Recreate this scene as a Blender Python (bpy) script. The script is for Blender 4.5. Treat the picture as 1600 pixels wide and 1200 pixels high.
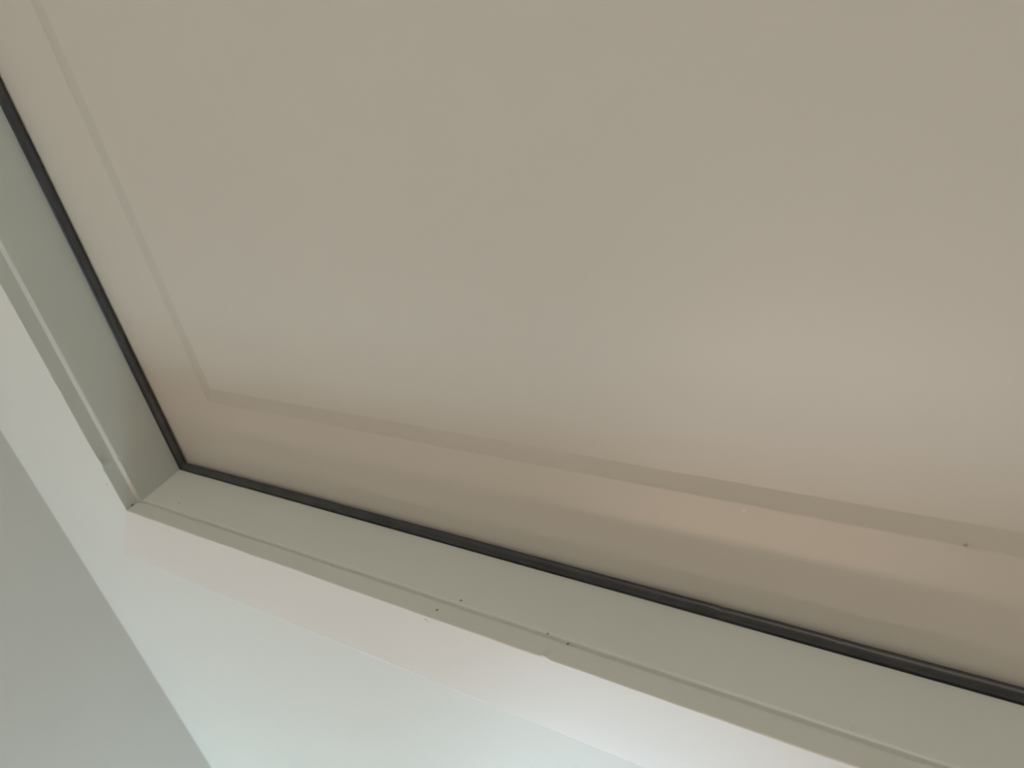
import bpy, bmesh, math, random
from mathutils import Matrix, Vector

for o in list(bpy.data.objects):
    bpy.data.objects.remove(o, do_unlink=True)
SC = bpy.context.scene
COL = SC.collection

# ------------------------------------------------------------------ units
# The door wall is the plane Y = 0 (room on the -Y side).  All profile numbers
# below are in quarter metres: (u, v, d) = along the wall, up from the head of
# the opening, depth into the wall.  The corner of the opening is u = v = 0.
S = 0.25
HEAD = 2.0
def P(u, v, d):
    return Vector((-u * S, d * S, HEAD + v * S))

# ------------------------------------------------------------------ camera
F_PX = 1068.83
Lv1 = Vector((-1820.0, -230.0, F_PX)).normalized()
Lv2 = Vector((380.0, 1960.0, F_PX)).normalized()
eu = -Lv1
nn = eu.cross(Lv2).normalized()
ev = nn.cross(eu).normalized()
if ev.dot(Lv2) < 0: ev.negate()
def to_world(a):
    return Vector((-eu.dot(a), nn.dot(a), ev.dot(a)))
rx, ry, rz = to_world(Vector((1, 0, 0))), to_world(Vector((0, -1, 0))), to_world(Vector((0, 0, -1)))
cam_d = bpy.data.cameras.new('camera')
cam = bpy.data.objects.new('camera', cam_d); COL.objects.link(cam)
CAM_P = Vector((-2.6974 * S, -1.0 * S, HEAD - 1.4997 * S))
M = Matrix(((rx[0], ry[0], rz[0], CAM_P[0]), (rx[1], ry[1], rz[1], CAM_P[1]),
            (rx[2], ry[2], rz[2], CAM_P[2]), (0, 0, 0, 1)))
cam.matrix_world = M
cam_d.sensor_width = 36.0
cam_d.lens = 36.0 * F_PX / 1600.0
cam_d.clip_start = 0.01
cam_d.dof.use_dof = True
cam_d.dof.focus_distance = 0.46
cam_d.dof.aperture_fstop = 8.0
SC.camera = cam

# ------------------------------------------------------------------ light
SC.view_settings.view_transform = 'Standard'
SC.view_settings.look = 'None'
SC.view_settings.gamma = 1.0
SC.view_settings.use_curve_mapping = False
SC.view_settings.exposure = 0.0

w = bpy.data.worlds.new('dim_surroundings'); SC.world = w
w.use_nodes = True
w.node_tree.nodes['Background'].inputs[0].default_value = (0.8, 0.9, 1.0, 1)
w.node_tree.nodes['Background'].inputs[1].default_value = 0.3

def area(name, loc, target, sx, sy, power, color, shape='RECTANGLE'):
    l = bpy.data.lights.new(name, 'AREA'); l.shape = shape
    l.size = sx
    if shape in ('RECTANGLE', 'ELLIPSE'): l.size_y = sy
    l.energy = power; l.color = color
    o = bpy.data.objects.new(name, l); COL.objects.link(o)
    o.location = loc
    o.rotation_euler = (Vector(target) - Vector(loc)).to_track_quat('-Z', 'Y').to_euler()
    return o
# cool ceiling panel in front of the door head
area('ceiling_lamp_light', (-0.18, -0.64, 3.36), (-0.18, -0.64, 0), 0.90, 0.34, 14.0, (0.72, 0.955, 1.10))
# broad warm ceiling light further into the room
area('warm_lamp_light', (0.35, -1.85, 3.36), (0.35, -1.85, 0), 2.2, 1.5, 0.6, (1.0, 0.72, 0.6), 'ELLIPSE')
# two long warm ceiling lamps further back, parallel to the door wall
area('near_strip_light', (-0.25, -1.42, 3.35), (-0.25, -1.42, 0), 1.1, 0.16, 4.1, (1.0, 0.70, 0.57))
area('back_strip_light', (-0.35, -2.85, 3.35), (-0.35, -1.9, 1.9), 1.7, 0.18, 7.5, (1.0, 0.72, 0.60))
# added unseen spot; its floor patch bounces light onto the head jamb
sp = bpy.data.lights.new('floor_bounce_fill', 'SPOT'); sp.energy = 2700; sp.spot_size = math.radians(34)
sp.spot_blend = 0.8; sp.shadow_soft_size = 0.05; sp.color = (1.137, 0.99, 1.023)
so_ = bpy.data.objects.new('floor_bounce_fill', sp); COL.objects.link(so_)
so_.location = (-0.8, -1.25, 3.35)
# added side fill, no window there; brightens the side jamb
area('side_fill_light', (-3.1, -1.3, 1.7), (0, -0.6, 1.7), 1.2, 1.2, 2.6, (0.95, 0.95, 0.90))

# ------------------------------------------------------------------ materials
def mat(name, col, rough, spec=0.5, bump=0.0, bscale=900.0, var=0.0, vscale=6.0, col2=None):
    m = bpy.data.materials.new(name); m.use_nodes = True
    nt = m.node_tree; b = nt.nodes['Principled BSDF']
    b.inputs['Base Color'].default_value = (*col, 1)
    b.inputs['Roughness'].default_value = rough
    b.inputs['Specular IOR Level'].default_value = spec
    tc = nt.nodes.new('ShaderNodeTexCoord')
    if var > 0:
        n = nt.nodes.new('ShaderNodeTexNoise'); n.inputs['Scale'].default_value = vscale
        n.inputs['Detail'].default_value = 3
        nt.links.new(tc.outputs['Object'], n.inputs['Vector'])
        r = nt.nodes.new('ShaderNodeValToRGB')
        c2 = col2 or tuple(c * (1 - var) for c in col)
        r.color_ramp.elements[0].color = (*c2, 1); r.color_ramp.elements[1].color = (*col, 1)
        r.color_ramp.elements[0].position = 0.3; r.color_ramp.elements[1].position = 0.7
        nt.links.new(n.outputs['Fac'], r.inputs['Fac'])
        nt.links.new(r.outputs['Color'], b.inputs['Base Color'])
    if bump > 0:
        n = nt.nodes.new('ShaderNodeTexNoise'); n.inputs['Scale'].default_value = bscale
        n.inputs['Detail'].default_value = 2
        nt.links.new(tc.outputs['Object'], n.inputs['Vector'])
        bp = nt.nodes.new('ShaderNodeBump'); bp.inputs['Strength'].default_value = bump
        bp.inputs['Distance'].default_value = 0.0005
        nt.links.new(n.outputs['Fac'], bp.inputs['Height'])
        nt.links.new(bp.outputs['Normal'], b.inputs['Normal'])
    return m
M_WALL = mat('white_wall_paint', (0.71, 0.735, 0.695), 0.46, 0.22, 0.12, 350, 0.02, 5)
M_GREY = mat('grey_wall_paint', (0.55, 0.545, 0.50), 0.6, 0.3, 0.25, 500, 0.03, 7)
M_CASING = mat('white_casing_paint', (0.725, 0.70, 0.66), 0.43, 0.36, 0.10, 300, 0.02, 6)
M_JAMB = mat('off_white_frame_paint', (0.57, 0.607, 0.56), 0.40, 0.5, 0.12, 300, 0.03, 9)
M_DOOR = mat('satin_door_paint', (0.585, 0.565, 0.495), 0.31, 0.65, 0.05, 250, 0.02, 4)
M_RUBBER = mat('black_rubber', (0.046, 0.048, 0.050), 0.42, 0.5, 0.3, 500, 0.5, 60, (0.028, 0.029, 0.031))
M_CHIP = mat('bare_chip', (0.16, 0.14, 0.11), 0.8)
M_SPOT = mat('faint_spot', (0.42, 0.38, 0.31), 0.5)
M_DUST = mat('pale_paint_blob', (0.80, 0.74, 0.66), 0.3)
M_CEIL = mat('ceiling_paint', (0.78, 0.78, 0.75), 0.7)
M_FLOOR = mat('brown_floor', (0.56, 0.56, 0.48), 0.5, 0.4, 0.1, 60, 0.1, 12)
M_BACK = mat('beige_wall_paint', (0.60, 0.53, 0.45), 0.7)

# ------------------------------------------------------------------ helpers
def link(name, bm, mats, parent=None, smooth=False):
    me = bpy.data.meshes.new(name)
    bmesh.ops.recalc_face_normals(bm, faces=bm.faces)
    bm.to_mesh(me); bm.free()
    if not isinstance(mats, (list, tuple)): mats = [mats]
    for m in mats: me.materials.append(m)
    if smooth:
        for p in me.polygons: p.use_smooth = True
    o = bpy.data.objects.new(name, me); COL.objects.link(o)
    if parent is not None: o.parent = parent
    return o
def empty(name, kind=None, label=None, cat=None):
    o = bpy.data.objects.new(name, None); COL.objects.link(o)
    o.empty_display_size = 0.05
    tag(o, kind, label, cat); return o
def tag(o, kind=None, label=None, cat=None):
    if kind: o['kind'] = kind
    if label: o['label'] = label
    if cat: o['category'] = cat
def box(bm, a, b):
    vs = [bm.verts.new((x, y, z)) for x in (a[0], b[0]) for y in (a[1], b[1]) for z in (a[2], b[2])]
    for f in ((0,1,3,2),(4,6,7,5),(0,4,5,1),(2,3,7,6),(0,2,6,4),(1,5,7,3)):
        bm.faces.new([vs[i] for i in f])
def grid_strip(bm, rows, close=True, mi=0, caps=(0, -1)):
    """rows: list of lists of points (same length); quads between neighbours."""
    V = [[bm.verts.new(p) for p in r] for r in rows]
    for i in range(len(V) - 1):
        n = len(V[i])
        for j in range(n if close else n - 1):
            k = (j + 1) % n
            f = bm.faces.new((V[i][j], V[i][k], V[i+1][k], V[i+1][j])); f.material_index = mi
    if close:
        for c in caps:
            f = bm.faces.new(V[c]); f.material_index = mi
    return V
def sharp_rows(V, idx):
    for i in range(len(V) - 1):
        for j in range(len(V[i])):
            for f in V[i][j].link_faces: f.smooth = True
    for i in range(len(V) - 1):
        for j in idx:
            for e in V[i][j].link_edges:
                if e.other_vert(V[i][j]) is V[i+1][j]: e.smooth = False
def lip_paint(V):
    for i in range(len(V) - 1):
        for j in (0, 1, 2):
            for f in V[i][j].link_faces:
                if V[i][j+1] in f.verts and V[i+1][j] in f.verts: f.material_index = 3
def soften(o):
    m = o.modifiers.new('weighted_normals', 'WEIGHTED_NORMAL'); m.keep_sharp = True
def wob(t, seed, amp):
    return amp * (math.sin(t * 7.3 + seed) * .5 + math.sin(t * 17.9 + seed * 2.1) * .3 + math.sin(t * 41.0 + seed * 3.7) * .2)
def bumpf(t, c, wd, h):
    x = (t - c) / wd
    return h * math.exp(-x * x)
def blob(bm, c, ru, rv, rd, ang=0.0, mi=0, seed=1, axes=None):
    """small irregular lump lying on a surface; axes = (a, b, normal) in world"""
    rnd = random.Random(seed)
    a, b, n = axes
    ca, sa = math.cos(ang), math.sin(ang)
    A = a * ca + b * sa; B = b * ca - a * sa
    N = 12; rings = []
    ph = [rnd.uniform(0.75, 1.2) for _ in range(N)]
    for rr, h in ((1.0, -0.2), (0.8, 0.55), (0.45, 0.9)):
        rings.append([c + A * (ru * rr * ph[i] * math.cos(i * 2 * math.pi / N)) +
                      B * (rv * rr * ph[i] * math.sin(i * 2 * math.pi / N)) + n * (rd * h) for i in range(N)])
    V = [[bm.verts.new(p) for p in r] for r in rings]
    for i in range(2):
        for j in range(N):
            k = (j + 1) % N
            f = bm.faces.new((V[i][j], V[i][k], V[i+1][k], V[i+1][j])); f.material_index = mi; f.smooth = True
    for r in (V[0], V[-1]):
        f = bm.faces.new(r); f.material_index = mi

AX_FRONT = (Vector((1, 0, 0)), Vector((0, 0, 1)), Vector((0, -1, 0)))
AX_HEAD = (Vector((1, 0, 0)), Vector((0, 1, 0)), Vector((0, 0, -1)))     # underside of the head
AX_SIDE = (Vector((0, 0, 1)), Vector((0, 1, 0)), Vector((-1, 0, 0)))     # inner face of the side jamb

# ray through a pixel of the 1600x1200 frame, met with a plane of the place
def pix(x, y):
    a = Vector((x - 800.0, y - 600.0, F_PX)); return to_world(a)
def on_depth(x, y, d):
    r = pix(x, y); t = (d * S - CAM_P[1]) / r[1]; return CAM_P + r * t
def on_head(x, y, v):
    r = pix(x, y); t = (HEAD + v * S - CAM_P[2]) / r[2]; return CAM_P + r * t
def on_side(x, y, u):
    r = pix(x, y); t = (-u * S - CAM_P[0]) / r[0]; return CAM_P + r * t

OPEN_W = 3.64            # width of the opening
FLOOR_V = -HEAD / S      # v of the floor
WALL_U = -0.783          # the grey side wall
SUB_V = 0.312            # outer edge of the head casing
SUB_U = -0.25            # outer edge of the side casing
LIP = 0.058              # depth where casing ends and jamb begins
REV = 0.263              # depth of the jamb reveal
DOOR_D = 0.292           # depth of the door face

def lin(a, b, n): return [a + (b - a) * i / n for i in range(n + 1)]

# ------------------------------------------------------------------ room shell
def quad_obj(name, a, b, m):
    bm = bmesh.new(); box(bm, a, b)
    o = link(name, bm, m); tag(o, 'structure'); return o
X0 = -WALL_U * S                     # face of the grey wall (photo left)
XR, YB, ZC = -3.2, -3.3, 3.4
o = quad_obj('wall_left', (X0, -0.80, 0), (X0 + 0.1, 0.30, ZC), M_GREY)
XL = 2.6
quad_obj('wall_outer', (XL, YB - .1, 0), (XL + .1, -0.80, ZC), M_BACK)
quad_obj('wall_return', (X0 + .1, -0.90, 0), (XL + .1, -0.80, ZC), M_GREY)
tag(o, None, 'matt grey side wall meeting the white wall in a corner')
bm = bmesh.new()
y0, y1 = 0.0, 0.11
xo = 0.20 * S                        # wall starts under the casing
xr = -(OPEN_W + 0.20) * S
zt = HEAD + 0.25 * S
box(bm, (xo, y0, 0), (X0, y1, ZC))
box(bm, (XR, y0, 0), (xr, y1, ZC))
box(bm, (xr, y0, zt), (xo, y1, ZC))
o = link('wall_front', bm, M_WALL); tag(o, 'structure', 'glossy white wall around the door opening')
quad_obj('wall_right', (XR - 0.1, YB, 0), (XR, 0.11, ZC), M_WALL)
quad_obj('ceiling', (XR - 0.1, YB - 0.1, ZC), (XL + 0.1, 0.30, ZC + 0.1), M_CEIL)
quad_obj('floor', (XR - 0.1, YB - 0.1, -0.1), (XL + 0.1, 0.30, 0), M_FLOOR)
quad_obj('wall_back', (XR - 0.1, YB - 0.1, 0), (XL + 0.1, YB, ZC), M_BACK)

# ------------------------------------------------------------------ casing (trim_1)
trim = empty('trim_1', 'structure', 'white painted casing boards mitred around the door opening')
# head casing profile, (v, d) for the cross-section at along-coordinate u
def head_cas(u):
    e = wob(u, 1.3, 0.0022) + bumpf(u, 1.935, .010, .008) - bumpf(u, 1.965, .02, .002)
    k = min(1.0, max(0.0, (u - SUB_U) / 0.8)); k = k * k * (3 - 2 * k)
    out = -0.0016 - 0.0085 * k
    return [(0.05, LIP), (0.0, LIP), (0.0 - e * .3, .02), (0.0 - e, 0.0022), (0.0007 - e, 0.0005), (0.003, 0.0),
            (0.10, out * .33), (0.20, out * .66), (SUB_V - 0.012, out * .96), (SUB_V - 0.003, out * .86), (SUB_V, out * .45), (SUB_V, 0.05), (.06, LIP)]
def side_cas(v):
    e = wob(v, 4.3, 0.0025) + bumpf(v, -0.235, .022, -.007) + bumpf(v, -.20, .012, .003) + bumpf(v, -.61, .03, .003)
    return [(0.0, LIP + .02), (0.0, LIP - .006), (0.0 + e * .3, .02), (0.0 + e, 0.0022), (0.0007 + e, 0.0005), (0.003, 0.0),
            (0.08, -.0006), (0.16, -.0012), (-SUB_U - 0.012, -.0016), (-SUB_U - 0.003, -.0015), (-SUB_U, -.0008), (-SUB_U, 0.05), (.05, LIP + .02)]
bm = bmesh.new(); rows = []
us = lin(0, 3.3, 520) + [OPEN_W]
h0 = head_cas(0.0)
s0 = side_cas(0.0)
NP = len(h0)
def at_mitre(i):          # shared mitre points at the photo corner
    hv, hd = h0[i]; so, sd = s0[i]
    return (-so, hv, (hd + sd) / 2)
# start row on the mitre, then head rows sheared so that they start on it
rows.append([P(*at_mitre(i)) for i in range(NP)])
for u in us[1:]:
    pr = head_cas(u); row = []
    for i in range(NP):
        mu = at_mitre(i)[0]
        uu = mu + (u - 0) * 1.0 if u < 0.5 else None
        t = min(1.0, u / 0.5)
        uu = mu * (1 - t) + u + (0 if t >= 1 else 0)
        dd = pr[i][1]
        row.append(P(uu, pr[i][0], dd))
    rows.append(row)
end = rows[-1]
for i in range(NP):       # far end mitre, mirrored
    end[i] = P(OPEN_W + s0[i][0], h0[i][0], h0[i][1])
V = grid_strip(bm, rows, caps=()); sharp_rows(V, (0, 1, 3, 10, 11, 12)); lip_paint(V)
for (x, y, ru, rv, ang) in ((665, 968, .0011, .0005, -.7), (669, 971, .0005, .0004, .3), (410, 879, .0005, .0004, 0)):
    blob(bm, on_depth(x, y, -0.0007), ru * 1.0, rv, .00015, ang, 1, x, AX_FRONT)
for (x, y) in ((683, 953),):
    blob(bm, on_head(x, y, 0.0), .0010, .0012, .00025, .5, 1, x, AX_HEAD)
o = link('head_casing', bm, [M_CASING, M_CHIP, M_DUST, M_JAMB], trim); soften(o)
def side_casing(flip):
    bm = bmesh.new(); rows = []
    if not flip: rows.append([P(*at_mitre(i)) for i in range(NP)])
    else: rows.append([P(OPEN_W + s0[i][0], h0[i][0], h0[i][1]) for i in range(NP)])
    vs = ([-x for x in lin(0.002, 1.7, 420)] + [-2.2, FLOOR_V]) if not flip else [-0.5, -2, FLOOR_V]
    for v in vs:
        pr = side_cas(v if not flip else -1.0); t = min(1.0, -v / 0.5) if v > -0.5 else 1.0
        row = []
        for i in range(NP):
            mv = at_mitre(i)[1]
            vv = mv * (1 - t) + v
            u = -pr[i][0] if not flip else OPEN_W + pr[i][0]
            row.append(P(u, vv, pr[i][1]))
        rows.append(row)
    V = grid_strip(bm, rows, caps=(-1,)); sharp_rows(V, (0, 1, 3, 10, 11, 12)); lip_paint(V)
    if not flip:
        for (x, y, r) in ((167, 757, .0006),):
            blob(bm, on_depth(x, y, -.001), r, r * .7, .0002, .3, 1, x, AX_FRONT)
        for (x, y, r) in ((180, 848, .0009), (185, 846, .0009)):
            blob(bm, on_depth(x, y, -.0012), r * .5, r * 1.8, .0005, .15, 2, x, AX_FRONT)
    o = link('side_casing', bm, [M_WALL, M_CHIP, M_DUST, M_JAMB], trim); soften(o)
side_casing(False); side_casing(True)

# ------------------------------------------------------------------ door frame with rubber seal
frame = empty('door_frame', None, 'off-white painted door frame, its deep reveal stepping in from the white casing', 'door frame')
#  depth, side inset (u), head v   -- same length lists
def jamb_prof(ts, th):
    cs = wob(ts, 2.2, .0016) + bumpf(ts, -.22, .010, -.006) + bumpf(ts, -.20, .010, .003)   # side chamfer wobble
    ch = wob(th, 7.7, .0010)
    side = [(LIP - .005, -0.03), (LIP - .005, 0.0005), (LIP - .003, .0024), (LIP + .0005, .0125 + cs * .5), (LIP + .0055, .0152 + cs), (LIP + .012, .0158), (0.16, .0150), (REV - .0006, .0117), (REV, .0113), (REV, -.10), (LIP - .005, -.10)]
    head = [(LIP + .0005, .030), (LIP + .0015, .0075), (LIP + .0110, .0100), (LIP + .0135, .0010 + ch), (LIP + .0165, -.0026 + ch), (LIP + .0240, -.0046), (0.16, -.0125), (REV - .0006, -.0205), (REV, -.0202), (REV, .10), (LIP + .0005, .10)]
    return side, head
NJ = 11
sj, hj = jamb_prof(0, 0)
mit = [P(sj[i][1], hj[i][1], (sj[i][0] + hj[i][0]) / 2) for i in range(NJ)]
bm = bmesh.new(); rows = [mit]
for u in lin(0.03, 3.45, 500):
    _, h = jamb_prof(0, u); rows.append([P(u if i > 0 else u, h[i][1], h[i][0]) for i in range(NJ)])
rows.append([P(OPEN_W - sj[i][1], hj[i][1], (sj[i][0] + hj[i][0]) / 2) for i in range(NJ)])
V = grid_strip(bm, rows, caps=()); sharp_rows(V, (0, 1, 2, 7, 8, 9, 10))
for (x, y, ru, rv, ang, mi) in ((720, 938, .0011, .0006, -.5, 1), (280, 786, .0008, .0006, 0, 1), (1368, 1037, .0008, .0006, 0, 1)):
    blob(bm, on_head(x, y, -.008), ru, rv, .0003, ang, mi, x, AX_HEAD)
blob(bm, on_head(1333, 1137, -.006), .0010, .0026, .0004, .3, 0, 8, AX_HEAD)
for (x, y) in ((856, 990), (887, 1006)):
    blob(bm, on_head(x, y, -.001), .0007, .0009, .0006, .3, 1, x, AX_HEAD)
rnd = random.Random(5)
for k in range(9):
    x = rnd.uniform(320, 1500); y = 783 + (x - 219) * .331 + rnd.uniform(-16, 12)
    blob(bm, on_head(x, y, -.003), rnd.uniform(.0002, .0005), rnd.uniform(.0002, .0005), .0002, rnd.uniform(0, 3), 0, k, AX_HEAD)
o = link('head_jamb', bm, [M_JAMB, M_CHIP], frame); soften(o)
def side_jamb(flip):
    bm = bmesh.new()
    X = (lambda a: OPEN_W - a) if flip else (lambda a: a)
    rows = [[P(X(sj[i][1]), hj[i][1], (sj[i][0] + hj[i][0]) / 2) for i in range(NJ)]]
    vs = [-x for x in lin(0.03, 1.8, 450)] + [-2.4, FLOOR_V] if not flip else [-.03, -2, FLOOR_V]
    for v in vs:
        s, _ = jamb_prof(v, 0); rows.append([P(X(s[i][1]), v, s[i][0]) for i in range(NJ)])
    V = grid_strip(bm, rows, caps=(-1,)); sharp_rows(V, (0, 1, 4, 7, 8, 9, 10))
    if not flip:
        blob(bm, on_side(163, 672, .012), .0016, .0009, .0005, .8, 1, 4, AX_SIDE)
        blob(bm, on_side(207, 789, .003), .0009, .0012, .0003, .5, 1, 5, AX_SIDE)
    o = link('side_jamb', bm, [M_JAMB, M_CHIP], frame); soften(o)
side_jamb(False); side_jamb(True)

seal = empty('rubber_seal', None, 'black rubber draught seal lining the inner edge of the door frame against the door', 'door seal')
# seals: a soft bulb squeezed between jamb and door, butted in the corner
def bulb(k, r1=.0137, r2=.0215):
    out = []
    for j in range(20):
        a = 2 * math.pi * j / 20
        out.append((.0130 + k * r2 * math.cos(a), REV + .0152 + r1 * math.sin(a)))   # (inset from jamb, depth)
    return out
GAP_SHADE = [(-.060, REV + .0004), (-.0035, REV + .0004), (-.0035, REV + .0280), (-.060, REV + .0280)]   # black block behind the jamb edge, standing in for the gap's shade
def seal_head():
    bm = bmesh.new(); rows = []
    for u in lin(.030, OPEN_W - .02, 520):
        k = 1 + wob(u, 9.1, .05) - bumpf(u, 2.33, .008, .10) + bumpf(u, 2.29, .03, .04) - bumpf(u, 2.61, .006, .07)
        rows.append([P(u, -.0200 - a, d) for a, d in bulb(k)])
    grid_strip(bm, rows)
    grid_strip(bm, [[P(u, -.0200 - a, d) for a, d in GAP_SHADE] for u in (.010, OPEN_W - .01)])
    link('head_strip', bm, M_RUBBER, seal, True)
def seal_side(flip):
    bm = bmesh.new(); rows = []
    X = (lambda a: OPEN_W - a) if flip else (lambda a: a)
    for v in lin(-.022, -2.0, 260) + [FLOOR_V]:
        k = 1 + wob(v, 3.1, .05)
        rows.append([P(X(.0115 + a), v, d) for a, d in bulb(k)])
    grid_strip(bm, rows)
    grid_strip(bm, [[P(X(.0115 + a), v, d) for a, d in GAP_SHADE] for v in (-.016, FLOOR_V)])
    link('side_strip', bm, M_RUBBER, seal, True)
seal_head(); seal_side(False); seal_side(True)

# ------------------------------------------------------------------ door leaf
door = empty('door_1', 'structure', 'off-white satin panelled door closed against the black seal')
MU, MV = 0.392, 0.400        # stile and rail widths seen from the opening
BW, BE = 0.078, -0.0125      # bevel width and how far the field stands out
U0, U1 = -0.03, OPEN_W + .03
V1, V0 = 0.03, FLOOR_V + .02
pans = [(MU, OPEN_W - MU, -4.2, -MV), (MU, OPEN_W - MU, V0 + .8, -4.9)]
bm = bmesh.new()
def rect(bm, u0, u1, v0, v1, d0, d1):
    a = P(u0, v0, d0); b = P(u1, v1, d1)
    box(bm, (min(a[0], b[0]), min(a[1], b[1]), min(a[2], b[2])), (max(a[0], b[0]), max(a[1], b[1]), max(a[2], b[2])))
# leaf face with two rectangular holes (grid of cells), closed back
ug = [U0, MU, OPEN_W - MU, U1]
vg = [V0, pans[1][2], pans[1][3], pans[0][2], pans[0][3], V1]
vt = [[bm.verts.new(P(u, v, DOOR_D)) for v in vg] for u in ug]
vb = [[bm.verts.new(P(u, v, DOOR_D + .17)) for v in vg] for u in ug]
for i in range(3):
    for j in range(5):
        if i == 1 and j in (1, 3):
            continue
        bm.faces.new((vt[i][j], vt[i+1][j], vt[i+1][j+1], vt[i][j+1]))
        bm.faces.new((vb[i][j], vb[i+1][j], vb[i+1][j+1], vb[i][j+1]))
for i in range(3):
    for j in (0, 5): bm.faces.new((vt[i][j], vt[i+1][j], vb[i+1][j], vb[i][j]))
for j in range(5):
    for i in (0, 3): bm.faces.new((vt[i][j], vt[i][j+1], vb[i][j+1], vb[i][j]))
for j in (1, 3):
    bm.faces.new((vt[1][j], vt[2][j], vb[2][j], vb[1][j])); bm.faces.new((vt[1][j+1], vt[2][j+1], vb[2][j+1], vb[1][j+1]))
    bm.faces.new((vt[1][j], vt[1][j+1], vb[1][j+1], vb[1][j])); bm.faces.new((vt[2][j], vt[2][j+1], vb[2][j+1], vb[2][j]))
blob(bm, on_depth(1162, 798, DOOR_D), .0016, .0008, .0006, .9, 1, 3, AX_FRONT)
link('door_leaf', bm, [M_DOOR, M_DUST], door)
for k, (a0, a1, b0, b1) in enumerate(pans):
    bm = bmesh.new()
    def loop(e, d): return [P(a0 + e, b0 + e, d), P(a1 - e, b0 + e, d), P(a1 - e, b1 - e, d), P(a0 + e, b1 - e, d)]
    loops = [loop(0, DOOR_D), loop(BW * .06, DOOR_D + BE * .03), loop(BW * .94, DOOR_D + BE * .97), loop(BW, DOOR_D + BE), loop(BW, DOOR_D + .08), loop(0, DOOR_D + .08)]
    V = [[bm.verts.new(p) for p in l] for l in loops]
    for i in range(6):
        for j in range(4):
            bm.faces.new((V[i][j], V[i][(j+1) % 4], V[(i+1) % 6][(j+1) % 4], V[(i+1) % 6][j]))
    if k == 0: blob(bm, on_depth(1509, 853, DOOR_D + BE * .4), .0011, .0006, .0004, .3, 1, 5, AX_FRONT)
    link('bevel_moulding', bm, [M_DOOR, M_SPOT], door)
    bm = bmesh.new(); rect(bm, a0 + BW, a1 - BW, b0 + BW, b1 - BW, DOOR_D + BE, DOOR_D + .07)
    link('panel', bm, M_DOOR, door)
